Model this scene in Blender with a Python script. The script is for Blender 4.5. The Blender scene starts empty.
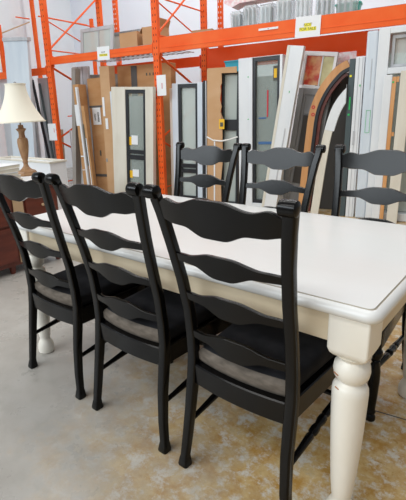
import bpy, bmesh, math, random
from mathutils import Vector, Matrix
random.seed(7)
C = bpy.context.scene.collection
S = bpy.context.scene
PI = math.pi

# ------------------------------------------------------------------ camera
cd = bpy.data.cameras.new('camera'); cam = bpy.data.objects.new('camera', cd); C.objects.link(cam)
cd.sensor_fit = 'AUTO'; cd.sensor_width = 36.0
cd.lens = 440.06 / 500 * 36.0
cd.shift_x = 35.1 / 500; cd.shift_y = -11.96 / 500
cd.clip_start = .05; cd.clip_end = 100
r_ = Vector((0.74537923, 0.66515062, -0.04454723)); u_ = Vector((-0.15710778, 0.24021274, 0.95792222)); f_ = Vector((-0.64786338, 0.70701661, -0.28354992))
cam.matrix_world = Matrix(((r_.x, u_.x, -f_.x, 0.27315226), (r_.y, u_.y, -f_.y, -1.07178926), (r_.z, u_.z, -f_.z, 1.27721201), (0, 0, 0, 1)))
S.camera = cam

# ------------------------------------------------------------------ light
w = bpy.data.worlds.new('world'); S.world = w; w.use_nodes = True
bg = w.node_tree.nodes['Background']; bg.inputs[0].default_value = (.93, .96, 1.0, 1); bg.inputs[1].default_value = .27
def area(name, loc, size, sy, power, col=(1, .98, .95), target=None):
    l = bpy.data.lights.new(name, 'AREA'); l.shape = 'RECTANGLE'; l.size = size; l.size_y = sy; l.energy = power; l.color = col
    o = bpy.data.objects.new(name, l); C.objects.link(o); o.location = loc
    if target: o.rotation_euler = (Vector(target) - Vector(loc)).to_track_quat('-Z', 'Y').to_euler()
    return o
area('ceiling_strip_light', (-1.2, .6, 5.2), 5.0, .6, 62)
area('ceiling_strip_light', (-2.6, 2.3, 5.4), 5.0, .6, 45)
area('ceiling_strip_light', (-3.5, 5.0, 5.2), 6.0, .6, 135)
area('ceiling_strip_light', (-.8, -3.4, 5.0), 6.0, 1.2, 130)
area('added_rear_daylight', (-4.8, -7.5, 4.9), 10.0, 2.6, 620, (.86, .94, 1), (-1, 1, .5))  # added unseen area light: daylight from behind, sized for chair highlights
S.view_settings.view_transform = 'Standard'; S.view_settings.look = 'None'; S.view_settings.gamma = 1.0
S.view_settings.use_curve_mapping = False
S.view_settings.exposure = .12

# ------------------------------------------------------------------ materials
def mat(name, col, rough=.5, metal=0, spec=.5, trans=0, noise=None, coat=0, emis=None):
    m = bpy.data.materials.new(name); m.use_nodes = True
    nt = m.node_tree; b = nt.nodes['Principled BSDF']
    b.inputs['Base Color'].default_value = (*col, 1); b.inputs['Roughness'].default_value = rough
    b.inputs['Metallic'].default_value = metal; b.inputs['Specular IOR Level'].default_value = spec
    b.inputs['Transmission Weight'].default_value = trans; b.inputs['Coat Weight'].default_value = coat
    if noise:                                    # (second colour, scale vec, detail, low, high)
        c2, sc, det, lo, hi = noise
        tc = nt.nodes.new('ShaderNodeTexCoord'); mp = nt.nodes.new('ShaderNodeMapping'); mp.inputs['Scale'].default_value = sc
        n = nt.nodes.new('ShaderNodeTexNoise'); n.inputs['Detail'].default_value = det; n.inputs['Scale'].default_value = 1
        mr = nt.nodes.new('ShaderNodeMapRange'); mr.inputs['From Min'].default_value = lo; mr.inputs['From Max'].default_value = hi
        mx = nt.nodes.new('ShaderNodeMix'); mx.data_type = 'RGBA'
        mx.inputs['A'].default_value = (*col, 1); mx.inputs['B'].default_value = (*c2, 1)
        nt.links.new(tc.outputs['Object'], mp.inputs[0]); nt.links.new(mp.outputs[0], n.inputs['Vector'])
        nt.links.new(n.outputs[0], mr.inputs['Value']); nt.links.new(mr.outputs[0], mx.inputs['Factor'])
        nt.links.new(mx.outputs['Result'], b.inputs['Base Color'])
        bp = nt.nodes.new('ShaderNodeBump'); bp.inputs['Strength'].default_value = .08; bp.inputs['Distance'].default_value = .01
        nt.links.new(n.outputs[0], bp.inputs['Height']); nt.links.new(bp.outputs[0], b.inputs['Normal'])
    return m
M = {}
M['black'] = mat('black_paint', (.002, .002, .0024), .20, coat=.0, spec=.22, noise=((.004, .0036, .003), (6, 6, 6), 3, .35, .7))
M['cushion'] = mat('black_velvet', (.012, .012, .014), .9, spec=.2, noise=((.03, .03, .034), (9, 9, 9), 4, .4, .7))
M['cushion_back'] = mat('taupe_fabric', (.17, .145, .12), .95, spec=.1, noise=((.10, .085, .07), (25, 25, 60), 4, .35, .7))
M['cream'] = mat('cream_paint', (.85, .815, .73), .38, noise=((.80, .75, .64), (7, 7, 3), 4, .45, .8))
M['apron'] = mat('cream_paint_apron_shaded', (.66, .56, .40), .42, noise=((.58, .47, .32), (4, 4, 20), 4, .4, .8))  # tanner than the legs: shade under the tabletop put into the colour
M['top'] = mat('tabletop_paint', (.75, .75, .73), .26, noise=((.745, .74, .71), (2, 8, 2), 4, .4, .8))
M['chip'] = mat('bare_wood_chip', (.45, .2, .09), .7)
M['groove'] = mat('groove_line', (.42, .38, .31), .7)
M['orange'] = mat('orange_steel', (.88, .105, .010), .5, spec=.2, noise=((.93, .17, .035), (3, 3, 3), 4, .35, .75))
M['red'] = mat('red_orange_steel', (.97, .10, .014), .5, spec=.2, noise=((.95, .12, .03), (4, 4, 4), 4, .35, .75))
M['hole'] = mat('dark_slot', (.20, .02, .01), .8)
M['card'] = mat('cardboard', (.50, .26, .11), .85, spec=.2, noise=((.58, .34, .17), (3, 3, 9), 5, .3, .75))
M['card_pale'] = mat('pale_cardboard', (.57, .335, .17), .85, spec=.2, noise=((.63, .40, .23), (3, 3, 6), 5, .3, .75))
M['card_dark'] = mat('torn_card_edge', (.34, .19, .10), .9)
M['white'] = mat('white_vinyl', (.80, .82, .83), .35, noise=((.70, .73, .76), (4, 4, 2), 4, .4, .8))
M['bluewhite'] = mat('blue_white_vinyl', (.60, .67, .74), .35, noise=((.72, .78, .83), (6, 6, 1.5), 4, .35, .75))
M['ivory'] = mat('ivory_wood', (.74, .70, .60), .5, noise=((.62, .56, .45), (8, 8, 1.5), 4, .45, .8))
M['grey'] = mat('grey_board', (.40, .38, .35), .8, noise=((.28, .26, .23), (6, 6, 2), 5, .3, .7))
M['lgrey'] = mat('pale_grey_board', (.56, .57, .59), .6, noise=((.42, .43, .45), (9, 9, .8), 4, .35, .75))
M['mgrey'] = mat('mid_grey_metal', (.30, .31, .32), .45, noise=((.2, .2, .2), (9, 9, 2), 3, .35, .7))
M['bframe'] = mat('black_vinyl', (.012, .014, .018), .35)
M['dslab'] = mat('dark_green_grey', (.06, .085, .09), .5)
M['wood'] = mat('orange_wood', (.62, .29, .10), .45, noise=((.72, .38, .16), (20, 20, 2), 4, .35, .7))
M['redwood'] = mat('cherry_wood', (.10, .020, .012), .35, noise=((.17, .035, .018), (3, 3, 18), 4, .35, .7))
M['lampwood'] = mat('carved_light_wood', (.27, .135, .06), .5, noise=((.40, .23, .11), (30, 30, 12), 4, .35, .7))
M['tanwood'] = mat('tan_wood', (.55, .38, .22), .5)
M['shade'] = mat('lamp_shade_fabric', (.86, .81, .68), .8, spec=.2)
M['paper'] = mat('paper', (.86, .87, .88), .7)
M['yellow'] = mat('yellow_ink', (.90, .80, .03), .6)
M['ysticker'] = mat('yellow_sticker', (.90, .52, .02), .6)
M['ink'] = mat('dark_ink', (.09, .09, .07), .6)
M['redink'] = mat('red_ink', (.60, .02, .04), .6)
M['tape'] = mat('dark_tape', (.10, .095, .09), .5)
M['bluetape'] = mat('blue_tape', (.05, .14, .33), .5)
M['green'] = mat('green_sticker', (.02, .50, .12), .5)
M['cyan'] = mat('cyan_plastic', (.05, .52, .68), .4)
M['teal'] = mat('teal_plastic', (.1, .65, .55), .4)
M['pink'] = mat('pink_print', (.85, .55, .58), .6, noise=((.9, .85, .85), (20, 20, 20), 3, .4, .6))
M['redglass'] = mat('red_print', (.58, .06, .03), .3, noise=((.80, .45, .20), (9, 9, 9), 3, .42, .66))
M['yelglass'] = mat('olive_print', (.62, .58, .30), .35, noise=((.5, .46, .22), (9, 9, 9), 3, .42, .66))
M['mesh'] = mat('galvanised_deck', (.30, .30, .29), .6)
M['rope'] = mat('white_rope', (.85, .84, .8), .8)
M['dark'] = mat('dark_stock', (.06, .055, .05), .8)
def glass(name, tint, mixf, back=.06):
    m = bpy.data.materials.new(name); m.use_nodes = True; nt = m.node_tree
    for n in list(nt.nodes):
        if n.type != 'OUTPUT_MATERIAL': nt.nodes.remove(n)
    out = [n for n in nt.nodes if n.type == 'OUTPUT_MATERIAL'][0]
    t = nt.nodes.new('ShaderNodeBsdfTransparent'); t.inputs[0].default_value = (*tint, 1)
    g = nt.nodes.new('ShaderNodeBsdfPrincipled'); g.inputs['Base Color'].default_value = (.66, .72, .68, 1); g.inputs['Roughness'].default_value = back
    mx = nt.nodes.new('ShaderNodeMixShader'); mx.inputs[0].default_value = mixf
    nt.links.new(t.outputs[0], mx.inputs[1]); nt.links.new(g.outputs[0], mx.inputs[2]); nt.links.new(mx.outputs[0], out.inputs[0])
    return m
M['glass'] = glass('window_glass', (.80, .86, .84), .30)
M['milky'] = glass('dusty_glass', (.85, .9, .88), .62, .3)
M['plastic'] = glass('clear_wrap', (.93, .94, .95), .35, .15)

# floor: stained polished concrete
fm = bpy.data.materials.new('stained_concrete'); fm.use_nodes = True
nt = fm.node_tree; b = nt.nodes['Principled BSDF']; L = nt.links.new
def N(t, **k):
    n = nt.nodes.new(t)
    for a, v in k.items(): setattr(n, a, v)
    return n
tc = N('ShaderNodeTexCoord')
def noise(scale, detail, rough=.6):
    n = N('ShaderNodeTexNoise'); n.inputs['Scale'].default_value = scale; n.inputs['Detail'].default_value = detail; n.inputs['Roughness'].default_value = rough
    L(tc.outputs['Object'], n.inputs['Vector']); return n.outputs[0]
def rng(v, a, b_, c=0, d=1):
    n = N('ShaderNodeMapRange'); L(v, n.inputs['Value'])
    for k, x in zip(('From Min', 'From Max', 'To Min', 'To Max'), (a, b_, c, d)): n.inputs[k].default_value = x
    return n.outputs[0]
def mixc(f, A, B):
    n = N('ShaderNodeMix', data_type='RGBA')
    for k, x in (('Factor', f), ('A', A), ('B', B)):
        if hasattr(x, 'links'): L(x, n.inputs[k])
        elif k == 'Factor': n.inputs[k].default_value = x
        else: n.inputs[k].default_value = (*x, 1)
    return n.outputs['Result']
def math_(op, a, b_):
    n = N('ShaderNodeMath', operation=op)
    for i, x in enumerate((a, b_)):
        if hasattr(x, 'links'): L(x, n.inputs[i])
        else: n.inputs[i].default_value = x
    return n.outputs[0]
grey = mixc(rng(noise(2.2, 8), .35, .68), (.36, .335, .30), (.46, .44, .405))
grey = mixc(rng(noise(14, 6), .5, .72, 0, .55), grey, (.33, .31, .27))
ochre = mixc(rng(noise(9.5, 10, .75), .41, .59), (.48, .26, .06), (.63, .46, .22))
ochre = mixc(rng(noise(15, 10, .78), .49, .60, 0, .9), ochre, (.68, .65, .58))
ochre = mixc(rng(noise(9.3, 6, .7), .58, .72, 0, .75), ochre, (.42, .31, .17))
sx = N('ShaderNodeSeparateXYZ'); L(tc.outputs['Object'], sx.inputs[0])
side = math_('ADD', math_('MULTIPLY', sx.outputs[0], 1.0), math_('MULTIPLY', sx.outputs[1], .55))
side = math_('ADD', side, math_('MULTIPLY', noise(3.0, 8, .75), 2.0))
col = mixc(rng(side, -.35, .75), grey, ochre)
L(col, b.inputs['Base Color'])
L(rng(noise(6, 5), .3, .7, .22, .42), b.inputs['Roughness'])
bp = N('ShaderNodeBump'); bp.inputs['Strength'].default_value = .05; L(noise(30, 5), bp.inputs['Height']); L(bp.outputs[0], b.inputs['Normal'])
M['floor'] = fm
M['joint'] = mat('joint_line', (.10, .10, .10), .8)
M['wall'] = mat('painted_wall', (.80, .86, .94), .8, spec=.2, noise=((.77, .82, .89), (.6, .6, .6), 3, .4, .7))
M['wall_l'] = mat('painted_wall_side_lit', (.88, .94, .98), .8, spec=.2)  # paler than the back wall: its stronger lighting put into the colour

# ------------------------------------------------------------------ mesh helpers
def obj(name, bm, m, parent=None, loc=(0, 0, 0), rot=(0, 0, 0), smooth=False, mats=None):
    me = bpy.data.meshes.new(name)
    bmesh.ops.recalc_face_normals(bm, faces=bm.faces)
    if smooth:
        for f in bm.faces: f.smooth = True
        for e in bm.edges:
            if len(e.link_faces) == 2 and e.calc_face_angle(0) > .7: e.smooth = False
    bm.to_mesh(me); bm.free()
    for x in (mats or [m]): me.materials.append(M[x] if isinstance(x, str) else x)
    o = bpy.data.objects.new(name, me); C.objects.link(o); o.parent = parent; o.location = loc; o.rotation_euler = rot
    return o
def tag(o, label=None, cat=None, group=None, kind=None):
    if label: o['label'] = label
    if cat: o['category'] = cat
    if group: o['group'] = group
    if kind: o['kind'] = kind
    return o
def thing(name, label, cat, loc=(0, 0, 0), rot=(0, 0, 0), group=None):
    o = bpy.data.objects.new(name, None); C.objects.link(o); o.empty_display_size = .05
    o.location = loc; o.rotation_euler = rot
    return tag(o, label, cat, group)
def box(bm, x0, x1, y0, y1, z0, z1, bev=0.0, seg=2, mi=0):
    vs = [bm.verts.new((x, y, z)) for x in (x0, x1) for y in (y0, y1) for z in (z0, z1)]
    fs = [bm.faces.new([vs[i] for i in q]) for q in ((0, 1, 3, 2), (4, 6, 7, 5), (0, 4, 5, 1), (2, 3, 7, 6), (0, 2, 6, 4), (1, 5, 7, 3))]
    for f in fs: f.material_index = mi
    if bev:
        es = list({e for f in fs for e in f.edges})
        bmesh.ops.bevel(bm, geom=es, offset=bev, segments=seg, affect='EDGES', profile=.5)
    return bm
def B(*a, **k): return box(bmesh.new(), *a, **k)
def ring(n, w, d, rf=.3):
    """rounded rectangle section, half sizes w,d"""
    r = min(w, d) * rf; pts = []
    for cx, cy, a0 in ((w - r, d - r, 0), (-w + r, d - r, 90), (-w + r, -d + r, 180), (w - r, -d + r, 270)):
        for k in range(n + 1):
            a = math.radians(a0 + 90 * k / n); pts.append((cx + r * math.cos(a), cy + r * math.sin(a)))
    return pts
def loft(bm, secs, n=2, rf=.35):
    """horizontal sections (x, y, z, half_w, half_d)"""
    R = []
    for x, y, z, a, d in secs: R.append([bm.verts.new((x + px, y + py, z)) for px, py in ring(n, a, d, rf)])
    for A, Bq in zip(R, R[1:]):
        for i in range(len(A)): bm.faces.new((A[i], A[(i + 1) % len(A)], Bq[(i + 1) % len(A)], Bq[i]))
    bm.faces.new(R[0][::-1]); bm.faces.new(R[-1]); return bm
def lathe(bm, prof, n=28, cx=0, cy=0, close=True, M4=None):
    R = []
    for r, z in prof:
        ring_ = [Vector((cx + r * math.cos(2 * PI * k / n), cy + r * math.sin(2 * PI * k / n), z)) for k in range(n)]
        if M4: ring_ = [M4 @ v for v in ring_]
        R.append([bm.verts.new(v) for v in ring_])
    for A, Bq in zip(R, R[1:]):
        for i in range(n): bm.faces.new((A[i], A[(i + 1) % n], Bq[(i + 1) % n], Bq[i]))
    if close: bm.faces.new(R[0][::-1]); bm.faces.new(R[-1])
    return bm
def turned(bm, p, q, prof, n=14):
    """lathe of (t, r) profile along segment p -> q"""
    p = Vector(p); q = Vector(q); d = q - p
    M4 = Matrix.Translation(p) @ d.to_track_quat('Z', 'Y').to_matrix().to_4x4()
    return lathe(bm, [(r, t * d.length) for t, r in prof], n, M4=M4)
def tube(bm, pts, r, n=8):
    pts = [Vector(p) for p in pts]; R = []
    for i, p in enumerate(pts):
        d = (pts[min(i + 1, len(pts) - 1)] - pts[max(i - 1, 0)]).normalized()
        qm = d.to_track_quat('Z', 'Y').to_matrix()
        R.append([bm.verts.new(p + qm @ Vector((r * math.cos(2 * PI * k / n), r * math.sin(2 * PI * k / n), 0))) for k in range(n)])
    for A, Bq in zip(R, R[1:]):
        for i in range(n): bm.faces.new((A[i], A[(i + 1) % n], Bq[(i + 1) % n], Bq[i]))
    bm.faces.new(R[0][::-1]); bm.faces.new(R[-1]); return bm
def prism(bm, pts, y0, y1, mi=0):
    """outline in x,z pushed through y"""
    A = [bm.verts.new((x, y0, z)) for x, z in pts]; Bq = [bm.verts.new((x, y1, z)) for x, z in pts]; n = len(pts)
    fs = [bm.faces.new(A), bm.faces.new(Bq[::-1])] + [bm.faces.new((A[i], Bq[i], Bq[(i + 1) % n], A[(i + 1) % n])) for i in range(n)]
    for f in fs: f.material_index = mi
    return bm
def band(bm, outer, inner, y0, y1):
    """solid strip between two polylines in x,z"""
    for i in range(len(outer) - 1): pass
    vo0 = [bm.verts.new((x, y0, z)) for x, z in outer]; vo1 = [bm.verts.new((x, y1, z)) for x, z in outer]
    vi0 = [bm.verts.new((x, y0, z)) for x, z in inner]; vi1 = [bm.verts.new((x, y1, z)) for x, z in inner]
    for i in range(len(outer) - 1):
        for q in ((vo0, vi0), (vi1, vo1), (vo1, vo0), (vi0, vi1)): bm.faces.new((q[0][i], q[0][i + 1], q[1][i + 1], q[1][i]))
    for i in (0, -1): bm.faces.new((vo0[i], vo1[i], vi1[i], vi0[i]))
    return bm
def text(name, body, size, m, parent, loc, rot, extrude=.0004):
    cu = bpy.data.curves.new(name, 'FONT'); cu.body = body; cu.size = size; cu.align_x = 'CENTER'; cu.align_y = 'CENTER'; cu.extrude = extrude
    t = bpy.data.objects.new(name + '_curve', cu); C.objects.link(t)
    bpy.context.view_layer.update()
    me = bpy.data.meshes.new_from_object(t.evaluated_get(bpy.context.evaluated_depsgraph_get()))
    bpy.data.objects.remove(t); me.materials.clear(); me.materials.append(M[m])
    o = bpy.data.objects.new(name, me); C.objects.link(o); o.parent = parent; o.location = loc; o.rotation_euler = rot
    return o

# ------------------------------------------------------------------ rack frame (s along the beam, t into the rack)
RO = Vector((-3.82, 3.353, 0)); RA = math.radians(12.3)
RD = Vector((math.cos(RA), math.sin(RA), 0)); RN = Vector((-math.sin(RA), math.cos(RA), 0))
def R(s, t, z=0): return RO + RD * s + RN * t + Vector((0, 0, z))

# ------------------------------------------------------------------ setting
tag(obj('floor', B(-14, 6, -5, 13, -.1, 0), 'floor'), kind='structure')
tag(obj('wall_back', B(-4.3, 10, 0, .15, 0, 6), 'wall', loc=R(0, 3.5), rot=(0, 0, RA)), kind='structure')
tag(obj('wall_left', B(-4.46, -4.3, -9, .15, 0, 6), 'wall_l', loc=R(0, 3.5), rot=(0, 0, RA)), kind='structure')
jb = bmesh.new()
def joint(bm, p, q, wd=.0035):
    p = Vector(p); q = Vector(q); n = Vector((-(q - p).y, (q - p).x, 0)).normalized() * wd
    a = [bm.verts.new(v) for v in (p - n, q - n, q + n, p + n)]; bm.faces.new(a)
joint(jb, (-.20, .66, .0006), (1.4, .93, .0006))
tag(obj('trim_1', jb, 'joint'), kind='structure')

# ------------------------------------------------------------------ ladderback chair
HW = .186          # half distance between rear posts at seat
POST = [(.018, 0.0, 0, .0200, .020), (.018, .0, .006, .0210, .021), (.018, .002, .03, .0175, .017), (.017, .003, .042, .0150, .0150), (.009, .010, .12, .0160, .0160), (.002, .024, .24, .0170, .0170),
        (.0, .042, .36, .018, .0185), (.0, .050, .44, .018, .018), (.0, .046, .52, .0178, .0165), (.0, .032, .63, .0175, .015), (.003, .004, .75, .0175, .0145),
        (.012, -.027, .87, .0175, .0145), (.023, -.052, .97, .018, .0145), (.032, -.067, 1.024, .018, .0145), (.034, -.073, 1.046, .018, .013)]
def post_at(z):
    for a, b_ in zip(POST, POST[1:]):
        if a[2] <= z <= b_[2]:
            k = (z - a[2]) / (b_[2] - a[2]); return a[0] + (b_[0] - a[0]) * k, a[1] + (b_[1] - a[1]) * k
    return POST[-1][:2]
def sm(a, b_, x):
    x = max(0, min(1, (x - a) / (b_ - a))); return x * x * (3 - 2 * x)
def slat(zc, top, bot, xh, bow, th):
    """wavy slat: top(u), bot(u) heights about zc at u in 0..1 from end to centre"""
    bm = bmesh.new(); n = 40; R_ = []
    for i in range(n + 1):
        u = -1 + 2 * i / n; k = 1 - abs(u)
        zt = zc + top(k); zb = zc - bot(k); h = zt - zb
        x = u * xh
        sec = []
        for dy, z in ((-th, zb + .2 * th), (-th, zt - .2 * th), (-.6 * th, zt), (.6 * th, zt), (th, zt - .2 * th), (th, zb + .2 * th), (.6 * th, zb), (-.6 * th, zb)):
            py = post_at(z)[1] - bow * (1 - u * u)
            sec.append(bm.verts.new((x, py + dy, z)))
        R_.append(sec)
    for A, Bq in zip(R_, R_[1:]):
        for i in range(8): bm.faces.new((A[i], A[(i + 1) % 8], Bq[(i + 1) % 8], Bq[i]))
    bm.faces.new(R_[0][::-1]); bm.faces.new(R_[-1]); return bm
FL = [(.018, 0), (.0195, .004), (.0195, .018), (.0165, .024), (.0135, .030), (.0175, .036), (.0185, .042), (.015, .048), (.0165, .07), (.0195, .12), (.022, .19), (.0215, .23), (.017, .262),
      (.0145, .272), (.018, .278), (.0145, .284), (.022, .298), (.0245, .31), (.022, .322), (.0145, .334), (.018, .340), (.014, .348), (.0165, .355), (.018, .36)]
STR = [(0, .009), (.1, .010), (.28, .0125), (.36, .014), (.38, .010), (.40, .015), (.45, .016), (.50, .0115), (.55, .016), (.60, .015), (.62, .010), (.64, .014), (.72, .0125), (.9, .010), (1, .009)]
FY = .475
def make_chair(label):
    t = thing('ladderback_chair', label, 'chair', group='black ladderback chairs at the cream table')
    for s in (-1, 1):
        bm = loft(bmesh.new(), [(s * (HW + a), y, z, hw, hd) for a, y, z, hw, hd in POST], 3, .42)
        x = s * (HW + .034)
        lathe(bm, [(.012, -.024), (.020, -.021), (.0215, -.012), (.0215, .012), (.020, .021), (.012, .024)], 18, M4=Matrix.Translation((x, -.083, 1.042)) @ Matrix.Rotation(PI / 2, 4, 'Y'))
        obj('rear_post', bm, 'black', t, smooth=True)
        lg = lathe(bmesh.new(), FL, 20, s * .190, FY)
        box(lg, s * .190 - .0215, s * .190 + .0215, FY - .0215, FY + .0215, .342, .4195, .004)
        obj('front_leg', lg, 'black', t, smooth=True)
        obj('stretcher', turned(bmesh.new(), (s * HW, .036, .192), (s * .190, FY - .01, .236), STR), 'black', t, smooth=True)
    obj('stretcher', turned(bmesh.new(), (-.18, FY - .01, .20), (.18, FY - .01, .20), STR), 'black', t, smooth=True)
    xh = HW + .026
    obj('crest_rail', slat(.986, lambda k: .026 + .016 * sm(.04, .2, k) - .008 * sm(.22, .42, k) + .022 * sm(.42, .85, k), lambda k: .028 + .008 * sm(.08, .3, k) + .024 * sm(.5, .85, k), xh, .030, .0085), 'black', t, smooth=True)
    for zc in (.833, .690, .541):
        obj('ladder_slat', slat(zc, lambda k: .012 + .022 * sm(.3, .85, k) + .004 * sm(0, .3, k), lambda k: .014 + .026 * sm(.45, .88, k), HW + .005, .026, .0075), 'black', t, smooth=True)
    # seat frame: bowed back rail, side rails, front rail in one ring
    fr = bmesh.new()
    def outline(off):
        pts = []
        for k in range(13):
            u = -1 + k / 6; pts.append((u * (HW - off), .036 + off - .018 * (1 - u * u)))
        pts += [(.212 - off, FY + .005 - off), (.20 - off, FY + .02 - off)]
        for k in range(9):
            u = 1 - k / 4; pts.append((u * (.19 - off), FY + .02 - off + .012 * (1 - u * u)))
        pts += [(-.20 + off, FY + .02 - off), (-.212 + off, FY + .005 - off)]
        return pts
    lv = []
    for off, z in ((0.004, .342), (0, .346), (0, .416), (.004, .420), (.03, .420), (.03, .342)): lv.append([fr.verts.new((x, y, z)) for x, y in outline(off)])
    for A, Bq in zip(lv, lv[1:] + lv[:1]):
        for i in range(len(A)): fr.faces.new((A[i], A[(i + 1) % len(A)], Bq[(i + 1) % len(A)], Bq[i]))
    obj('seat_frame', fr, 'black', t, smooth=True)
    cu = bmesh.new(); lv = []
    for off, z in ((.030, .412), (.022, .422), (.015, .436), (.015, .462), (.026, .476), (.06, .486), (.11, .490)):
        lv.append([cu.verts.new((x, y + .004, z)) for x, y in outline(off)])
    for A, Bq in zip(lv, lv[1:]):
        for i in range(len(A)):
            f = cu.faces.new((A[i], A[(i + 1) % len(A)], Bq[(i + 1) % len(A)], Bq[i]))
            if i < 12 and A[i].co.z < .465: f.material_index = 1
    cu.faces.new(lv[-1]); cu.faces.new(lv[0][::-1])
    obj('seat_cushion', cu, 'cushion', t, smooth=True, mats=['cushion', 'cushion_back'])['label'] = 'black seat cushion with taupe fabric along its back edge'
    return t
def copy_tree(o, parent=None):
    c = o.copy(); C.objects.link(c); c.parent = parent
    for ch in [x for x in KIDS.get(o.name, [])]: copy_tree(ch, c)
    return c
NEAR = [(-1.452, -.065, 0, 'black ladderback chair on the near side of the cream table at its left end'),
        (-.922, -.065, 0, 'black ladderback chair in the middle of the near side of the cream table'),
        (-.408, -.068, .0, 'black ladderback chair closest to the camera, beside the big turned table leg')]
FAR = [(-1.385, 1.055, PI, 'black ladderback chair across the cream table, in front of the black framed window'),
       (-.890, 1.055, PI, 'black ladderback chair in the middle of the far side of the cream table'),
       (-.358, 1.075, PI, 'black ladderback chair across the cream table, cut by the right edge')]
proto = make_chair('x')
KIDS = {}
for o in bpy.data.objects:
    if o.parent: KIDS.setdefault(o.parent.name, []).append(o)
first = True
for x, y, a, lab in NEAR[::-1] + FAR:
    o = proto if first else copy_tree(proto); first = False
    o.location = (x, y, 0); o.rotation_euler = (0, 0, a); o['label'] = lab

# ------------------------------------------------------------------ table
TL, TW, TH = 1.808, .94, .76
tb = thing('dining_table', 'long cream painted farmhouse dining table with thick turned legs', 'table', (-TL / 2 - .010, TW / 2, 0))
def rrect(hx, hy, r, n=8):
    pts = []
    for cx, cy, a0 in ((hx - r, hy - r, 0), (-hx + r, hy - r, 90), (-hx + r, -hy + r, 180), (hx - r, -hy + r, 270)):
        for k in range(n + 1):
            a = math.radians(a0 + 90 * k / n); pts.append((cx + r * math.cos(a), cy + r * math.sin(a)))
    return pts
tp = bmesh.new(); lv = []; HX, HY = TL / 2, TW / 2
for ins, z in ((.030, .722), (.012, .723), (.004, .728), (0, .738), (.001, .746), (.006, .753), (.014, .7575), (.020, .7585), (.0225, .7565), (.025, .760), (.06, .760)):
    lv.append([tp.verts.new((x, y, z)) for x, y in rrect(HX - ins, HY - ins, .038 - min(ins, .02))])
for li, (A, Bq) in enumerate(zip(lv, lv[1:])):
    for i in range(len(A)):
        f = tp.faces.new((A[i], A[(i + 1) % len(A)], Bq[(i + 1) % len(A)], Bq[i])); f.material_index = 1 if li in (7, 8) else 0
tp.faces.new(lv[-1]); tp.faces.new(lv[0][::-1])
obj('tabletop', tp, 'top', tb, smooth=True, mats=['top', 'groove'])
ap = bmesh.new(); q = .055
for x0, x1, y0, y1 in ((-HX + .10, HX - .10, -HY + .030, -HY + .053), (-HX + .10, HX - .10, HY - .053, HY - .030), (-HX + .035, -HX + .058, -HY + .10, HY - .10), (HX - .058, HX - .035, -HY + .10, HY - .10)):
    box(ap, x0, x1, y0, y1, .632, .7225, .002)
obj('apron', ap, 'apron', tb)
LEG = [(.036, 0), (.043, .006), (.0445, .02), (.043, .045), (.036, .064), (.029, .076), (.0275, .086), (.031, .10), (.035, .14), (.0415, .24), (.0465, .34), (.0495, .43), (.0505, .47), (.049, .486), (.043, .497), (.036, .502), (.034, .507),
       (.040, .513), (.0475, .524), (.0505, .542), (.0485, .560), (.040, .572), (.037, .577), (.043, .585), (.049, .592)]
for sx_, sy_ in ((-1, -1), (1, -1), (-1, 1), (1, 1)):
    cx, cy = sx_ * (HX - .080), sy_ * (HY - .074)
    lg = lathe(bmesh.new(), LEG, 36, cx, cy)
    loft(lg, [(cx, cy, .588, .030, .030), (cx, cy, .593, .042, .042), (cx, cy, .603, .051, .051), (cx, cy, .618, .056, .056), (cx, cy, .7225, .056, .056)], 3, .12)
    lo = obj('leg', lg, 'cream', tb, smooth=True)
    if (sx_, sy_) == (1, -1):
        for a, z, r, s in ((235, .535, .0503, .009), (240, .490, .0475, .007), (215, .515, .0415, .005)):
            c = math.radians(a); v = Vector((cx + r * math.cos(c), cy + r * math.sin(c), z))
            ch = tube(bmesh.new(), [v + Vector((math.sin(c), -math.cos(c), 0)) * -s, v + Vector((math.sin(c), -math.cos(c), .1)) * s], .0018, 6)
            obj('paint_chip', ch, 'chip', lo)['label'] = 'small reddish bare wood chips in the cream paint'

# ------------------------------------------------------------------ cabinet, lamp and things by it
sb = thing('cabinet', 'low dark cherry wood cabinet at the left edge, under the lamp', 'cabinet', (-3.25, .40, 0))
obj('carcass', B(-.24, .24, -.66, .70, .07, .715, .004), 'redwood', sb)
obj('cabinet_top', B(-.26, .265, -.68, .72, .7155, .745, .006), 'paper', sb)['label'] = 'white cabinet top'
for x in (-.2, .2):
    for y in (-.62, .21, .66): obj('foot', loft(bmesh.new(), [(x, y, 0, .016, .016), (x, y, .0698, .026, .026)], 2), 'redwood', sb)
obj('stile', B(.2405, .252, .27, .36, .09, .680, .003), 'tanwood', sb)['label'] = 'pale tan wooden stile'
for y0, y1 in ((-.62, -.20), (-.17, .25), (.38, .68)):
    d = obj('drawer', B(.2405, .256, y0, y1, .42, .66, .005), 'redwood', sb); obj('knob', lathe(bmesh.new(), [(.006, 0), (.006, .01), (.013, .016), (.013, .022), (.004, .027)], 12, M4=Matrix.Translation((.256, (y0 + y1) / 2, .54)) @ Matrix.Rotation(PI / 2, 4, 'Y')), 'tanwood', d, smooth=True)
    d = obj('door', B(.2405, .256, y0, y1, .11, .40, .005), 'redwood', sb)
lp = thing('table_lamp', 'table lamp with carved wooden urn base and cream bell shade on the cabinet', 'lamp', (-3.39, 1.06, .7455))
obj('base', lathe(bmesh.new(), [(.105, 0), (.108, .014), (.092, .024), (.086, .038), (.055, .050), (.038, .064), (.03, .075)], 8), 'lampwood', lp)
obj('urn', lathe(bmesh.new(), [(.028, .075), (.022, .09), (.020, .105), (.026, .118), (.021, .13), (.030, .16), (.040, .21), (.047, .26), (.049, .30), (.044, .325), (.030, .335), (.026, .36), (.028, .385), (.044, .405), (.046, .41), (.024, .418), (.022, .445)], 24), 'lampwood', lp, smooth=True)
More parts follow.
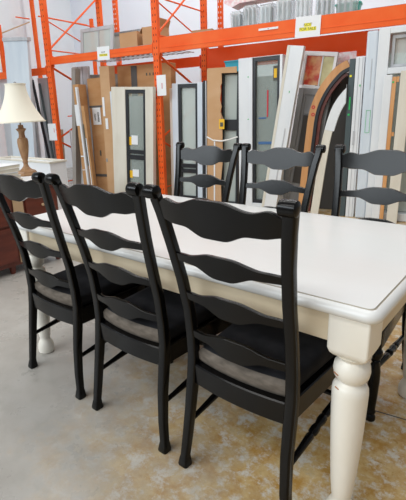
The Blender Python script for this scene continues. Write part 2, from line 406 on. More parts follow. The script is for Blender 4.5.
obj('stem', lathe(bmesh.new(), [(.008, .445), (.008, .77), (.014, .775), (.012, .80), (.002, .808)], 12), 'mgrey', lp, smooth=True)
sp = []
for k in range(15):
    u = k / 14; sp.append((.085 + .118 * (u ** 1.9) + .016 * u, .785 - .315 * u))
sd = bmesh.new(); lathe(sd, sp, 48, close=False); lathe(sd, [(r - .004, z) for r, z in sp][::-1], 48, close=False)
sh = obj('lamp_shade', sd, 'shade', lp, smooth=True)
for r, z in ((.086, .785), (.220, .471)):
    obj('rim_band', lathe(bmesh.new(), [(r - .004, z - .005), (r + .003, z - .005), (r + .003, z + .005), (r - .004, z + .005), (r - .004, z - .005)], 48, close=False), 'shade', sh, smooth=True)
for a in range(2):
    c, q_ = math.cos(a * PI / 2 + .4) * .083, math.sin(a * PI / 2 + .4) * .083
    obj('spoke', tube(bmesh.new(), [(-c, -q_, .782), (c, q_, .782)], .002, 6), 'mgrey', sh)
for k, (c, dx, dy, rz, lab) in enumerate((('ivory', .01, .01, .02, 'cream ledger at the very bottom of the stack beside the lamp'), ('paper', 0, 0, .1, 'white ledger second from the bottom of the stack beside the lamp'), ('lgrey', .01, -.02, -.05, 'grey speckled booklet in the middle of the stack beside the lamp'), ('ivory', -.005, .0, .08, 'cream booklet just under the topmost one beside the lamp'), ('paper', -.01, .01, .18, 'white booklet topmost of the stack beside the lamp'))):
    bk = thing('booklet', lab, 'booklet', (-3.17 + dx, .66 + dy, .7455 + k * .0285), (0, 0, rz), 'booklets on the cabinet')
    obj('cover', box(box(bmesh.new(), -.11, .11, -.15, .15, 0, .003), -.11, .11, -.15, .15, .025, .028), c, bk)
    obj('pages', B(-.107, .107, -.147, .147, .003, .025), 'ivory', bk)
cb = thing('white_chest', 'open topped white wooden chest standing behind the lamp cabinet', 'chest', (-4.24, 1.60, 0), (0, 0, 0))
bx = bmesh.new()
box(bx, -.56, .56, -.10, -.08, .06, .78, .003); box(bx, -.56, .56, .08, .10, .06, .78, .003); box(bx, -.56, -.54, -.0798, .0798, .06, .78, .003); box(bx, .54, .56, -.0798, .0798, .06, .78, .003); box(bx, -.5398, .5398, -.0798, .0798, .60, .63)
obj('carcass', bx, 'paper', cb)
rm = bmesh.new()
box(rm, -.57, .57, -.11, -.075, .7805, .80, .003); box(rm, -.57, .57, .075, .11, .7805, .80, .003); box(rm, -.57, -.535, -.0748, .0748, .7805, .80, .003); box(rm, .535, .57, -.0748, .0748, .7805, .80, .003)
obj('rim', rm, 'ivory', cb)['label'] = 'cream rim'
for x in (-.53, .53):
    for y in (-.08, .08): obj('foot', B(x - .02, x + .02, y - .02, y + .02, 0, .0598), 'paper', cb)

# ------------------------------------------------------------------ pallet rack
def upright(s, label, hgt=4.2, s2=None, m='orange'):
    s2 = s if s2 is None else s2
    f = thing('rack_upright_frame', label, 'rack frame', R(s, 0), (0, 0, RA), 'orange pallet rack upright frames')
    D = 1.30; ds = s2 - s
    for k, (dx, dy) in enumerate(((0, 0), (ds, D))):
        bm = bmesh.new(); box(bm, dx - .042, dx + .042, dy - .035, dy + .035, .012, hgt, .004)
        z = .12
        while z < 3.4:
            for q_ in (-.018, .018): box(bm, dx + q_ - .005, dx + q_ + .005, dy - .0356, dy - .0349, z, z + .024, mi=1)
            z += .075
        obj('post', bm, 'orange', f, mats=['orange', 'hole'])
        obj('foot_plate', B(dx - .08, dx + .08, dy - .07, dy + .07, 0, .0118), 'orange', f)
    for z0, z1, rr in ((2.17, 3.05, .014), (1.93, 1.45, .016), (.90, 1.38, .014), (.85, .30, .014), (3.20, 4.0, .014), (2.56, 2.19, .009)):
        obj('diagonal_brace', tube(bmesh.new(), [(0, .03, z0), (ds, D - .03, z1)], rr, 6), 'orange', f)
    for z in (.22, 2.60, 2.16, 3.12):
        obj('horizontal_brace', tube(bmesh.new(), [(0, .03, z), (ds, D - .03, z)], .010, 6), 'orange', f)
    return f
upright(-1.84, 'left orange pallet rack upright frame with a white tag on its front post')
upright(0.0, 'orange pallet rack upright frame rising between the cream window and the black framed window', s2=.06)
upright(3.6, 'right orange pallet rack upright frame beyond the right edge of the view')
def beam(name, s0, s1, t, z0, z1, m, label, group):
    bm_ = thing(name, label, 'rack beam', R((s0 + s1) / 2, t), (0, 0, RA), group)
    h = (s1 - s0) / 2
    bb = bmesh.new(); prism(bb, [(-h, z0), (h, z0), (h, z1), (-h, z1)], -.022, .022)
    prism(bb, [(-h, z0 + .05), (h, z0 + .05), (h, z0 + .06), (-h, z0 + .06)], -.026, -.0222)
    obj('box_section', bb, m, bm_)
    for x in (-h - .002, h + .002):
        e = obj('end_connector', B(x - .004, x + .004, -.028, .05, z0 - .03, z1 + .02), m, bm_)
    return bm_
G = 'orange pallet rack beams'
beam('rack_beam', -1.79, -.052, -.005, 1.955, 2.055, 'orange', 'front orange rack beam above the cartons on the left', G)
beam('rack_beam', .052, 3.55, -.005, 1.945, 2.122, 'orange', 'front orange rack beam crossing the top right of the view', G)
beam('rack_beam', -1.79, -.01, 1.30, 1.86, 2.00, 'red', 'rear red-orange rack beam behind the cardboard boxes on the left', G)
beam('rack_beam', .115, 3.55, 1.30, 1.80, 2.09, 'red', 'rear red-orange rack beam behind the windows on the right', G)
beam('rack_beam', -4.4, -1.9, -.005, 1.83, 1.93, 'orange', 'lower orange rack beam running left behind the lamp', G)
def deck(s0, s1, z, label):
    dk = bmesh.new(); 
    n = int((s1 - s0) / .09)
    for i in range(n + 1):
        s = (s1 - s0) * i / n; box(dk, s - .012, s + .012, 0, 1.22, z, z + .006)
    for i in range(5): box(dk, 0, s1 - s0, i * .30, i * .30 + .02, z + .006, z + .012)
    return tag(obj('wire_deck', dk, 'mesh', loc=R(s0, .04), rot=(0, 0, RA)), label, 'wire deck', 'rack shelf decks')
deck(-1.74, -.10, 2.057, 'grey slatted deck on the left rack beams, under the small cartons')
deck(.12, 3.4, 2.124, 'grey slatted deck on the right rack beams, under the wrapped glass')
# second row back-to-back
for s, lab in ((-1.72, 'rear row orange rack post behind the left upright frame'), (.20, 'rear row orange rack post behind the middle upright frame')):
    f = thing('rack_post', lab, 'rack post', R(s, 1.60), (0, 0, RA), 'rear row rack posts')
    hl = B(-.038, .038, -.03, .03, .01, 4.2, .004); obj('foot_plate', B(-.07, .07, -.06, .06, 0, .0098), 'orange', f)
    z = 1.7
    while z < 3.5:
        for q_ in (-.018, .018): box(hl, q_ - .006, q_ + .006, -.0306, -.0299, z, z + .03, mi=1)
        z += .075
    obj('post', hl, 'orange', f, mats=['orange', 'paper'])
for s, t, h, lab in ((-4.02, 2.0, 4.2, 'tall thin orange rack post against the white wall at upper left'), (-3.35, 3.0, 3.16, 'short orange rack post in front of the back wall'), (-4.75 + .60, 1.2, 2.92, 'short orange rack post at the left edge, beside the white panel')):
    f = thing('rack_post', lab, 'rack post', R(s, t), (0, 0, RA), 'far rack posts')
    obj('post', B(-.035, .035, -.03, .03, .01, h, .004), 'orange', f); obj('foot_plate', B(-.07, .07, -.06, .06, 0, .0098), 'orange', f)
def rod(name, a, b_, r, m, label, cat, group=None):
    return tag(obj(name, tube(bmesh.new(), [a, b_], r, 8), m), label, cat, group)
GB = 'thin orange rack braces on the far row'
rod('rack_brace', R(-4.16, 1.25, 2.78), R(-4.075, 1.93, 3.05), .012, 'tanwood', 'thin pale diagonal rack brace at upper left', 'rack brace', GB)
rod('rack_brace', R(-4.2, 1.7, 3.13), R(-4.08, 1.95, 3.11), .012, 'orange', 'thin horizontal orange brace at the top left corner', 'rack brace', GB)
rod('rack_brace', R(-3.95, 2.06, 3.16), R(-3.43, 2.94, 3.04), .014, 'orange', 'thin orange brace running to the short far post', 'rack brace', GB)

# signs
def sign(name, loc, w_, h_, label, rows, tilt=0):
    t = thing(name, label, 'sign', loc, (0, tilt, RA))
    obj('paper', B(-w_ / 2, w_ / 2, -.0015, 0, -h_ / 2, h_ / 2), 'paper', t)
    for body, size, m, x, z, hl in rows:
        if hl:
            obj('highlight', B(x - hl[0], x + hl[0], -.0019, -.0016, z - hl[1], z + hl[1]), 'yellow', t)
        text('lettering', body, size, m, t, (x, -.0024, z), (PI / 2, 0, 0))
    return t
sign('paper_sign', R(1.875, -.034, 2.03), .26, .205, 'white paper sign with yellow highlighted lettering on the front beam at upper right', [('NOT', .040, 'ink', .0, .018, (.036, .018)), ('FOR SALE', .040, 'ink', .0, -.022, (.088, .018))], .03)
sign('paper_sign', R(-.82, -.034, 2.02), .205, .17, 'small white paper sign with yellow highlight on the front beam above the cartons', [('NOT', .030, 'ink', .0, .012, None), ('FOR SALE', .030, 'ink', .0, -.022, (.068, .015))], .02)
sign('bay_tag', R(.07, -.048, 1.555), .135, .25, 'white tag with a red number on the middle orange post', [('1', .10, 'redink', .01, -.01, None)])
sign('bay_tag', R(-1.90, -.040, 1.00), .16, .25, 'white tag with a red number low on the left orange post', [('1', .09, 'redink', .04, .02, None)])
sign('beam_label', R(1.45, -.034, 2.06), .22, .022, 'narrow white label strip on the front beam left of the paper sign', [])
obj('printed_line', B(-.01, .01, -.002, -.0016, -.002, .002), 'ink', bpy.data.objects['beam_label'])

# ------------------------------------------------------------------ stock: slabs, boxes and windows standing in the bays
def lean(s0, s1, h): return math.atan2(s1 - s0, h)
def root(name, label, cat, s0, s1, h, t, group=None):
    return thing(name, label, cat, R(s0, t, max(0, 0)), (0, lean(s0, s1, h), RA), group)
def lift(o, w_):        # a leaning piece rests on its lower corner
    a = o.rotation_euler[1]
    if a > 0: o.location.z += math.sin(a) * w_
def slab(name, label, cat, s0, s1, h, t, w_, d, m, group=None, extra=None, edge=None, bev=.004):
    o = root(name, label, cat, s0, s1, h, t, group); lift(o, w_)
    obj('board', B(0, w_, 0, d, 0, h, bev), m, o)
    if edge:                                        # (x0, x1, material, name)
        for x0, x1, em, en in edge: obj(en, B(x0, x1, -.004, -.0002, .003, h - .003), em, o)
    if extra:                                       # stickers (x0,x1,z0,z1,mat,name)
        for x0, x1, z0, z1, em, en in extra: obj(en, B(x0, x1, -.007, -.0045, z0, z1), em, o)
    return o
GD = 'door slabs and panels stored on edge'
# left bay, pale panels
for i, (s, w_, h, t, m, lab) in enumerate(((-3.10, .34, 1.86, .10, 'lgrey', 'pale grey door panel at the left edge behind the lamp shade'), (-2.72, .30, 1.82, .16, 'lgrey', 'pale grey door panel just right of the leftmost panel, behind the lamp'),
        (-2.24, .22, 1.80, .12, 'lgrey', 'pale grey panel behind the right side of the lamp shade'))):
    slab('door_panel', lab, 'panel', s - .05, s, h, t, w_, .05, m, GD, edge=[(w_ - .02, w_, 'mgrey', 'edge_strip')])
slab('door_panel', 'grey vertically seamed panel between the left orange post and the grey board', 'panel', -1.78, -1.73, 1.93, .36, .30, .05, 'lgrey', GD, edge=[(.10, .112, 'mgrey', 'seam'), (.19, .20, 'mgrey', 'seam')])
slab('white_louver', 'short white louvered panel by the foot of the left orange post', 'panel', -1.81, -1.79, 1.0, .22, .22, .03, 'white', GD, edge=[(.01, .02, 'lgrey', 'seam')])
wp = slab('door_panel', 'tall blue-white panel with a grey cap standing behind the lamp', 'panel', -2.62, -2.42, 2.28, -.28, .47, .05, 'bluewhite', GD)
obj('cap', B(-.015, .485, -.015, .065, 2.2805, 2.33, .004), 'lgrey', wp)
slab('bare_plank', 'narrow tan plank behind the left orange post tag', 'plank', -2.12, -2.07, 1.02, .30, .05, .03, 'tanwood', GD)
slab('bare_plank', 'narrow brown plank against the grey seamed panel', 'plank', -1.62, -1.52, 1.60, .28, .05, .03, 'card', GD)
rod('screen_rail', R(-2.02, .02, 0.05), R(-2.28, .05, 1.78), .022, 'bframe', 'dark metal screen rail leaning left of the left orange post', 'rail', 'dark screen rails')
rod('screen_rail', R(-1.98, .05, 0.05), R(-2.14, .05, 1.72), .018, 'dslab', 'thin dark rail leaning closest to the left orange post', 'rail', 'dark screen rails')
rod('red_cable', R(-1.82, .25, 1.22), R(-1.46, .26, 1.23), .008, 'red', 'thin red bar across the grey seamed panel', 'bar')
# grey board + cartons
slab('grey_board', 'rough grey particleboard standing left of the upright cartons', 'board', -1.745, -1.51, 1.90, .09, .07, .12, 'grey', GD)
slab('back_sheet', 'large grey-brown sheet behind the upright cartons', 'sheet', -1.78, -1.70, 1.80, .64, .80, .03, 'grey', GD)
GC = 'upright flat cartons in the left bay'
slab('flat_carton', 'slender upright carton with a white label, leftmost of the cartons', 'carton', -1.44, -1.47, 1.66, .03, .10, .18, 'card', GC, extra=[(-.002, .099, 1.08, 1.38, 'paper', 'label_sheet'), (.01, .065, .62, .64, 'paper', 'tape_strip'), (.01, .065, .42, .43, 'paper', 'tape_strip')])
slab('foam_strip', 'thin white foam strip between the slender carton and the tall carton', 'strip', -1.318, -1.38, 1.62, -.03, .03, .045, 'white')
slab('flat_carton', 'dark banded upright carton strip just right of the thin foam strip', 'carton', -1.275, -1.33, 1.36, .0, .06, .08, 'card', GC, extra=[(.0, .018, .5, 1.1, 'ink', 'printed_band'), (.022, .035, .2, .9, 'paper', 'tape_strip')])
slab('flat_carton', 'tall wide upright carton with dark tape and white label, second from left', 'carton', -1.335, -1.35, 1.74, .22, .31, .20, 'card', GC, extra=[(.0, .265, 1.325, 1.355, 'tape', 'tape_band'), (.05, .2, 1.08, 1.325, 'paper', 'label_sheet'), (.08, .11, 1.14, 1.24, 'ink', 'print'), (.14, .17, 1.12, 1.26, 'ink', 'print'), (.12, .145, .62, .70, 'ink', 'print'), (0, .265, .30, .34, 'tape', 'tape_band')])
slab('flat_carton', 'narrow upright carton with shipping labels, rightmost of the upright cartons', 'carton', -1.01, -.985, 1.87, .06, .165, .14, 'card_pale', GC, extra=[(.02, .055, 1.20, 1.46, 'paper', 'label_sheet'), (.05, .095, 1.02, 1.17, 'paper', 'label_sheet'), (.01, .04, .55, .6, 'grey', 'print')])
slab('wide_carton', 'large wide carton with a dark tape band behind the cream window', 'carton', -.99, -.95, 1.87, .44, .90, .14, 'card', None, extra=[(.245, .345, .1, 1.86, 'tape', 'tape_band')] + [(.50 + i * .055, .518 + i * .055, 1.72, 1.755, 'ink', 'print') for i in range(4)])
slab('white_board', 'thin white board between the cartons and the cream window', 'board', -.815, -.80, 1.53, .012, .045, .05, 'bluewhite', GD)

def window_unit(name, label, s0, s1, h, t, w_, d, fm_, lw, rw, tw, bw, inner=None, mids=(), pane='glass', group='window units standing in the rack', stick=(), cat='window'):
    o = root(name, label, cat, s0, s1, h, t, group); lift(o, w_)
    f = bmesh.new(); box(f, 0, lw, 0, d, 0, h, .004); box(f, w_ - rw, w_, 0, d, 0, h, .004); box(f, lw - .001, w_ - rw + .001, .002, d - .002, h - tw, h - .001, .003); box(f, lw - .001, w_ - rw + .001, .002, d - .002, .001, bw, .003)
    obj('frame', f, fm_, o)
    x0, x1, z0, z1 = lw, w_ - rw, bw, h - tw
    if inner:
        iw, im = inner; g = bmesh.new(); y0, y1 = d * .12, d * .6
        box(g, x0, x0 + iw, y0, y1, z0, z1); box(g, x1 - iw, x1, y0, y1, z0, z1); box(g, x0 + iw, x1 - iw, y0, y1, z1 - iw * 1.3, z1); box(g, x0 + iw, x1 - iw, y0, y1, z0, z0 + iw * 1.3)
        for m0, m1 in mids: box(g, x0 + iw, x1 - iw, y0, y1, m0, m1)
        obj('sash', g, im, o); x0 += iw; x1 -= iw; z0 += iw; z1 -= iw
    obj('pane', B(x0 + .001, x1 - .001, d * .40, d * .44, z0, z1), pane, o)
    for a, b_, c, e, em, en in stick: obj(en, B(a, b_, d * .40 - .006, d * .40 - .002, c, e), em, o)
    return o
window_unit('window_unit', 'cream wooden window with black sashes and yellow stickers, left of the middle orange post', -.76, -.67, 1.545, -.125, .66, .078, 'ivory', .225, .12, .035, .06, (.036, 'bframe'), ((.60, .66), (.68, .73)), 'glass',
    stick=((.255, .30, .79, .90, 'ysticker', 'yellow_sticker'), (.30, .40, .80, .92, 'paper', 'label_sheet'), (.255, .31, .34, .44, 'ysticker', 'yellow_sticker'), (.31, .41, .36, .46, 'paper', 'label_sheet')))
slab('ivory_board', 'narrow ivory board right of the middle orange post', 'board', .055, .09, 1.52, .12, .055, .14, 'ivory', GD)
window_unit('window_unit', 'black framed window with grey-blue jambs, right of the middle orange post', .115, .15, 1.565, .08, .435, .12, 'bluewhite', .085, .07, .012, .06, (.034, 'bframe'), ((.42, .47), (.49, .54)), 'milky')
slab('black_board', 'black edged board standing between the black framed window and the cardboard', 'board', .575, .60, 1.58, .07, .045, .14, 'bframe', GD, edge=[(.036, .045, 'white', 'edge_strip')])
# cardboard with torn cut-out
cp = root('torn_cardboard_panel', 'brown cardboard panel with a torn opening, between the black window and white patio door', 'cardboard', .635, .665, 1.71, .055)
lift(cp, .4)
prism_pts = [(0, 0), (.20, 0), (.19, .35), (.215, .6), (.205, .98), (.185, 1.06), (.20, 1.12), (.178, 1.2), (.195, 1.26), (.172, 1.34), (.185, 1.44), (.175, 1.50), (.195, 1.53), (.19, 1.645), (.385, 1.64), (.385, 1.71), (0, 1.71)]
obj('sheet', prism(bmesh.new(), prism_pts, 0, .012), 'card_pale', cp)
obj('torn_flap', prism(bmesh.new(), [(.19, 1.06), (.235, 1.09), (.20, 1.16), (.19, 1.2)], -.004, -.001), 'card_dark', cp)
obj('yellow_sticker', B(.165, .235, -.006, -.003, .99, 1.11), 'ysticker', cp); obj('print', B(.18, .22, -.009, -.0065, 1.02, 1.07), 'ink', cp)
obj('white_strip', B(.095, .112, -.006, -.001, .0, .86), 'paper', cp)
window_unit('window_unit', 'dark framed window behind the torn cardboard opening', .80, .83, 1.66, .11, .235, .10, 'bframe', .03, .03, .03, .06, None, (), 'milky', group='window units standing in the rack')
obj('mid_rail', B(.03, .205, .005, .09, .97, 1.10), 'bframe', bpy.data.objects['window_unit.002'])
tag(obj('white_rope', tube(bmesh.new(), [R(.66, .03, .90), R(.75, .01, .86), R(.87, .0, .85), R(.98, .0, .87), R(1.08, .0, .90)], .009, 8), 'rope', smooth=True), 'white rope sagging across the cardboard panel', 'rope')
# patio door
window_unit('patio_door', 'tall white patio door with black top rail and blue tape on its glass', 1.09, 1.075, 1.79, .04, .52, .16, 'white', .17, .03, .008, .08, (.030, 'bframe'), (), 'glass', cat='door', group=None,
    stick=((.40, .455, 1.52, 1.68, 'ink', 'sticker_back'), (.23, .32, 1.10, 1.115, 'bluetape', 'blue_tape'), (.23, .40, .80, .83, 'bluetape', 'blue_tape'), (.33, .345, 1.12, 1.42, 'redink', 'red_tape')))
obj('yellow_sticker', B(.41, .445, .052, .0555, 1.55, 1.65), 'ysticker', bpy.data.objects['patio_door'])
for z in (1.58, 1.10): obj('green_dot', lathe(bmesh.new(), [(.007, 0), (.007, .002)], 12, M4=Matrix.Translation((.12, -.001, z)) @ Matrix.Rotation(PI / 2, 4, 'X')), 'green', bpy.data.objects['patio_door'])
slab('dark_backing', 'dark upright board behind the patio door glass', 'board', 1.17, 1.17, 1.6, .45, .40, .03, 'mgrey', GD)
slab('ivory_board', 'ivory board behind the glass of the cream window', 'board', -.70, -.68, 1.45, .28, .30, .03, 'lgrey', GD)
# leaning white panel
slab('leaning_panel', 'white panel leaning left with a cream edge, right of the patio door', 'panel', 1.415, 1.685, 1.86, -.085, .175, .08, 'white', GD, edge=[(0, .03, 'ivory', 'edge_strip')], extra=[(.10, .106, 1.38, 1.40, 'green', 'green_dot'), (.12, .13, .3, 1.0, 'lgrey', 'seam')], bev=.003)
# lite unit
lu = root('panelled_door', 'grey door with coloured print seen in its white top light, leaning beside the arch', 'door', 1.57, 1.80, 1.80, .215); lift(lu, .36)
f = bmesh.new(); box(f, 0, .36, 0, .08, 1.745, 1.79, .003); box(f, 0, .03, 0, .08, 1.43, 1.745, .002); box(f, .33, .36, 0, .08, 1.43, 1.745, .002); box(f, 0.03, .33, 0, .08, 1.40, 1.43, .002)
obj('top_light_frame', f, 'white', lu)
obj('red_print', B(.032, .20, .03, .035, 1.435, 1.74), 'redglass', lu); obj('olive_print', B(.215, .328, .03, .035, 1.435, 1.74), 'yelglass', lu); obj('divider', B(.2, .214, .02, .05, 1.432, 1.744), 'white', lu)
f = bmesh.new(); box(f, 0, .06, .005, .09, 0, 1.398, .003); box(f, .30, .36, .005, .09, 0, 1.398, .003); box(f, .0605, .2995, .005, .09, 1.33, 1.398, .003); box(f, .0605, .2995, .02, .06, 0, 1.329); box(f, .075, .09, .008, .019, .1, 1.3); box(f, .10, .25, .0, .0195, 1.12, 1.15)
obj('slab', f, 'mgrey', lu)
obj('dark_pane', B(.10, .27, .010, .0192, .3, 1.1), 'dark', lu)
# arches
def arc(pts, n=6):
    """catmull rom through points"""
    P = [pts[0]] + pts + [pts[-1]]; out = []
    for i in range(1, len(P) - 2):
        for k in range(n):
            u = k / n; a, b_, c, d_ = P[i - 1], P[i], P[i + 1], P[i + 2]
            out.append(tuple(.5 * ((2 * b_[j]) + (-a[j] + c[j]) * u + (2 * a[j] - 5 * b_[j] + 4 * c[j] - d_[j]) * u * u + (-a[j] + 3 * b_[j] - 3 * c[j] + d_[j]) * u ** 3) for j in (0, 1)))
    out.append(pts[-1]); return out
def offset(line, w_):
    o = []
    for i, p in enumerate(line):
        a = line[max(i - 1, 0)]; b_ = line[min(i + 1, len(line) - 1)]
        d = Vector((b_[0] - a[0], b_[1] - a[1])).normalized(); o.append((p[0] + d.y * w_, p[1] - d.x * w_))
    return o
A0 = arc([(1.80, 0.0), (1.83, .45), (1.86, .86), (1.895, 1.18), (1.99, 1.42), (2.14, 1.61), (2.26, 1.68)])
ar = thing('arched_casing', 'orange wooden arched door casing standing on end with a black inner edge', 'casing', R(0, .14), (0, 0, RA))
obj('wood_band', band(bmesh.new(), A0, offset(A0, .075), 0, .05), 'wood', ar)
A1 = offset(A0, .0765); obj('black_edge', band(bmesh.new(), A1, offset(A1, .035), -.01, .05), 'bframe', ar)
A2 = offset(A1, .0365); A2 = A2[:int(len(A2) * .92)]; obj('inner_lining', band(bmesh.new(), A2, offset(A2, .035), .01, .05), 'redwood', ar)
st = bmesh.new()
for z in (1.13, 1.21): lathe(st, [(.020, 0), (.020, .002), (.010, .002), (.010, 0)], 16, close=False, M4=Matrix.Translation((1.935, -.001, z)) @ Matrix.Rotation(PI / 2, 4, 'X'))
obj('red_seal_sticker', st, 'redink', ar)
W0 = arc([(1.99, 0.0), (2.02, .30), (2.05, .60), (2.09, .92), (2.165, 1.20), (2.27, 1.365), (2.36, 1.43)])
wa = thing('curved_trim', 'white curved window trim standing to the right of the wooden arch', 'trim', R(0, -.03), (0, 0, RA))
k_ = int(len(W0) * .52)
obj('upper_curve', band(bmesh.new(), [(min(a, 2.298), b_) for a, b_ in W0[k_:]], [(min(a, 2.299), b_) for a, b_ in offset(W0, .10)[k_:]], 0, .04), 'white', wa)
obj('lower_leg', band(bmesh.new(), W0[:k_ + 1], offset(W0, .085)[:k_ + 1], .003, .04), 'ivory', wa)['label'] = 'cream lower leg with nail holes'
slab('printed_sheet', 'pink and white printed sheet above the wooden arch', 'sheet', 2.07, 2.07, 1.79, .45, .24, .01, 'pink')
slab('dark_backing', 'dark upright board behind the curved trim', 'board', 1.90, 1.90, 1.56, .32, .40, .03, 'dark', GD)
# slabs to the right of the arch
slab('door_slab', 'dark grey-green slab with green stickers right of the curved trim', 'slab', 2.305, 2.305, 1.68, .03, .055, .18, 'dslab', GD, extra=[(.01, .03, 1.50, 1.52, 'yellow', 'yellow_dot'), (.02, .035, 1.17, 1.30, 'green', 'green_label'), (.015, .035, 1.11, 1.13, 'green', 'green_dot')])
slab('door_slab', 'white grooved slab between the dark slab and the tall blue-white unit', 'slab', 2.37, 2.365, 1.69, .02, .085, .18, 'white', GD, edge=[(.03, .036, 'lgrey', 'groove'), (.065, .070, 'lgrey', 'groove')], extra=[(.052, .062, 1.40, 1.42, 'green', 'green_dot'), (.02, .04, .8, .95, 'lgrey', 'smudge')])
tu = root('tall_window_unit', 'tall blue-white window unit with an inner framed opening at the right edge', 'window', 2.47, 2.455, 1.93, -.02); 
f = bmesh.new(); box(f, .004, .11, 0, .16, 0, 1.925, .02, 3)
obj('side_jamb', f, 'bluewhite', tu)
gl = bmesh.new()
for x0, x1, z0, z1 in ((.045, .048, .93, 1.16), (.085, .088, .93, 1.16), (.045, .088, .93, .933), (.045, .088, 1.157, 1.16)): box(gl, x0, x1, -.004, -.001, z0, z1)
obj('green_outline', gl, 'green', tu); obj('printed_text', B(.062, .068, -.004, -.001, 1.36, 1.66), 'lgrey', tu)
f = bmesh.new(); box(f, .112, .215, -.01, .14, 0, 1.925, .004); box(f, .2155, .80, -.01, .14, 1.875, 1.925, .004); box(f, .70, .80, -.01, .14, 0, 1.874, .004); box(f, .2155, .6995, -.01, .14, 1.50, 1.56, .004); box(f, .2155, .6995, -.01, .14, 0, .08, .004)
obj('frame', f, 'white', tu)
f = bmesh.new(); box(f, .235, .26, .04, .10, 1.565, 1.86); box(f, .26, .68, .04, .10, 1.83, 1.86); box(f, .26, .68, .04, .10, 1.565, 1.59)
obj('inner_frame', f, 'lgrey', tu); obj('pane', B(.217, .698, .08, .085, .09, 1.87), 'milky', tu)
sw = root('sash', 'grey-white sash with an orange wood edge standing before the tall window unit', 'sash', 2.655, 2.655, 1.50, -.12)
obj('white_face', B(0, .075, 0, .05, 0, 1.49, .006), 'white', sw); obj('wood_edge', B(.0755, .112, .004, .05, 0, 1.47, .003), 'wood', sw); obj('green_dot', lathe(bmesh.new(), [(.009, 0), (.009, .002)], 12, M4=Matrix.Translation((.085, .003, 1.42)) @ Matrix.Rotation(PI / 2, 4, 'X')), 'green', sw)
f = bmesh.new(); box(f, .1125, .135, .01, .04, 1.42, 1.47); box(f, .1125, .135, .01, .04, .9, .94); obj('wood_rail', f, 'wood', sw)
slab('door_slab', 'cream slab at the right edge, right of the sash with the wood edge', 'slab', 2.80, 2.80, 1.52, -.13, .10, .05, 'ivory', GD)
slab('dark_backing', 'dark upright board behind the sash at the right edge', 'board', 2.72, 2.72, 1.45, .16, .5, .03, 'dark', GD)

# ------------------------------------------------------------------ things stored on top of the rack
def carton(s, t, z, w_, d, h, rz, label, open_=False):
    o = thing('carton', label, 'carton', R(s, t, z), (0, 0, RA + rz), 'cartons on top of the rack')
    b_ = bmesh.new(); th = .005
    box(b_, -w_, w_, -d, d, 0, th); box(b_, -w_, -w_ + th, -d, d, th, h); box(b_, w_ - th, w_, -d, d, th, h); box(b_, -w_ + th, w_ - th, -d, -d + th, th, h); box(b_, -w_ + th, w_ - th, d - th, d, th, h)
    obj('body', b_, 'card_pale', o)
    if open_:
        fl = bmesh.new(); prism(fl, [(-w_, h), (-w_ - .05, h - .07), (-w_ - .054, h - .066), (-w_, h + .006)], -d, d); obj('flap', fl, 'card_pale', o)
        fl = bmesh.new(); prism(fl, [(w_, h), (w_ + .03, h + .09), (w_ + .034, h + .088), (w_, h - .004)], -d, d); obj('flap', fl, 'card', o)
    else: obj('lid', B(-w_ - .003, w_ + .003, -d - .003, d + .003, h, h + .006), 'card_pale', o); obj('tape_strip', B(-w_, w_, -d - .002, -d - .0002, .03, .045), 'card', o)
    return o
DZ1, DZ2 = 2.070, 2.137
carton(-.74, .62, DZ1, .15, .15, .25, 0, 'closed pale carton on the rack, left of the two')
carton(-.37, .62, DZ1, .13, .15, .29, 0, 'taller open flapped carton on the rack beside the orange post', True)
carton(.30, .80, DZ2, .14, .12, .12, .1, 'low carton on the rack just right of the middle orange post')
GS = 'window sashes on top of the rack'
def sash_flat(s, t, z, w_, h, label, m):
    o = thing('stored_sash', label, 'window sash', R(s, t, z), (-.12, 0, RA), GS)
    f = bmesh.new(); q_ = .05
    box(f, 0, q_, 0, .03, 0, h); box(f, w_ - q_, w_, 0, .03, 0, h); box(f, q_, w_ - q_, 0, .03, h - q_, h); box(f, q_, w_ - q_, 0, .03, 0, q_)
    obj('frame', f, m, o); obj('pane', B(q_, w_ - q_, .012, .016, q_, h - q_), 'milky', o); obj('mid_bar', B(w_ * .55, w_ * .55 + .012, .0, .011, q_, h - q_), m, o)
sash_flat(-1.70, .55, DZ1, .62, .42, 'grey window sash on the rack, left of the tall orange posts', 'lgrey')
sash_flat(-1.35, .85, DZ1, .62, .36, 'grey window sash on the rack behind the two rear orange posts', 'mgrey')
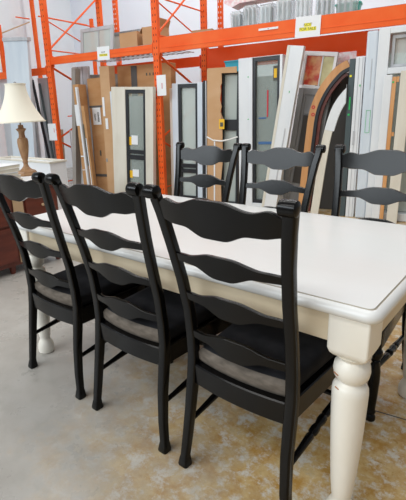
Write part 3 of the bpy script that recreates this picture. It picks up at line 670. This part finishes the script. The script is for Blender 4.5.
# wrapped glass pieces
for i, (s, w_, h, lab) in enumerate(((.86, .13, .22, 'small clear wrapped bundle, leftmost on the right rack'), (1.02, .16, .27, 'clear wrapped glass bundle second from left on the right rack'), (1.22, .16, .25, 'clear wrapped glass bundle with a grey spine on the right rack'),
        (1.42, .18, .28, 'clear wrapped glass bundle above the left end of the label strip'), (1.64, .17, .26, 'clear wrapped glass bundle left of the paper sign'), (1.86, .18, .24, 'clear wrapped glass bundle above the paper sign'), (2.08, .20, .22, 'clear wrapped glass bundle right of the paper sign'))):
    o = thing('wrapped_bundle', lab, 'wrapped bundle', R(s, .34, DZ2), (0, 0, RA + .1 * math.sin(i * 2)), 'plastic wrapped glass on the rack')
    b_ = bmesh.new(); box(b_, 0, w_, 0, .16, 0, h, .02, 3)
    for v in b_.verts: v.co += Vector((random.uniform(-.008, .008), random.uniform(-.008, .008), random.uniform(-.01, .01) if v.co.z > .05 else 0))
    obj('wrap', b_, 'plastic', o, smooth=True)
    g = bmesh.new(); n = 3
    for k in range(n): box(g, .02 + k * w_ * .3, .026 + k * w_ * .3, .02, .14, .01, h - .03)
    obj('glass_sheets', g, 'bluewhite', o); obj('spine', B(w_ * .42, w_ * .5, .012, .018, .01, h - .025), ('lgrey', 'mgrey', 'bluewhite')[i % 3], o)
tag(obj('folded_blanket', prism(bmesh.new(), [(0, .36), (.10, .30), (.20, .335), (.6, .34), (1.0, .335), (1.38, .28), (1.40, .31), (1.05, .385), (.6, .40), (.12, .40), (.03, .42)], 0, .22), 'pink', loc=R(.78, .33, DZ2 - .035), rot=(0, 0, RA)), 'pinkish folded sheet draped over the wrapped glass on the rack', 'sheet')
carton(3.2, .6, DZ2, .12, .12, .14, 0, 'small carton at the right end of the rack')
tag(obj('teal_bin', loft(bmesh.new(), [(0, 0, 0, .10, .07), (0, 0, .16, .13, .09), (0, 0, .165, .14, .10), (0, 0, .18, .14, .10)], 3), 'teal', loc=R(2.16, .68, DZ2), rot=(0, 0, RA)), 'teal plastic bin on the rack near the upper right corner', 'bin')
tag(obj('cyan_bin', loft(bmesh.new(), [(0, 0, 0, .10, .07), (0, 0, .13, .12, .085), (0, 0, .135, .13, .095), (0, 0, .15, .13, .095)], 3), 'cyan', loc=R(.86, .5, 1.665 + .0), rot=(0, 0, RA)), 'cyan plastic bin on the board behind the torn cardboard', 'bin')
slab('support_board', 'pale board behind the torn cardboard with a cyan bin on its top', 'board', .72, .72, 1.662, .38, .30, .24, 'card_pale', GD)
# white notices behind
def notice(s, t, z, w_, h, col, label):
    o = thing('notice_board', label, 'sign', R(s, t, 0), (0, 0, RA), 'notices behind the rack')
    obj('panel', B(0, w_, 0, .02, z, z + h), 'paper', o); obj('coloured_mark', B(w_ * .3, w_ * .6, -.003, -.0002, z + h * .25, z + h * .75), col, o); obj('post', B(w_ / 2 - .02, w_ / 2 + .02, .0202, .05, 0, z + h), 'lgrey', o)
notice(-.30, 1.9, 1.62, .26, .26, 'green', 'white notice with a green mark seen under the rear beam')
notice(.02, 1.95, 1.58, .28, .26, 'redink', 'white notice with a red mark seen under the rear beam')
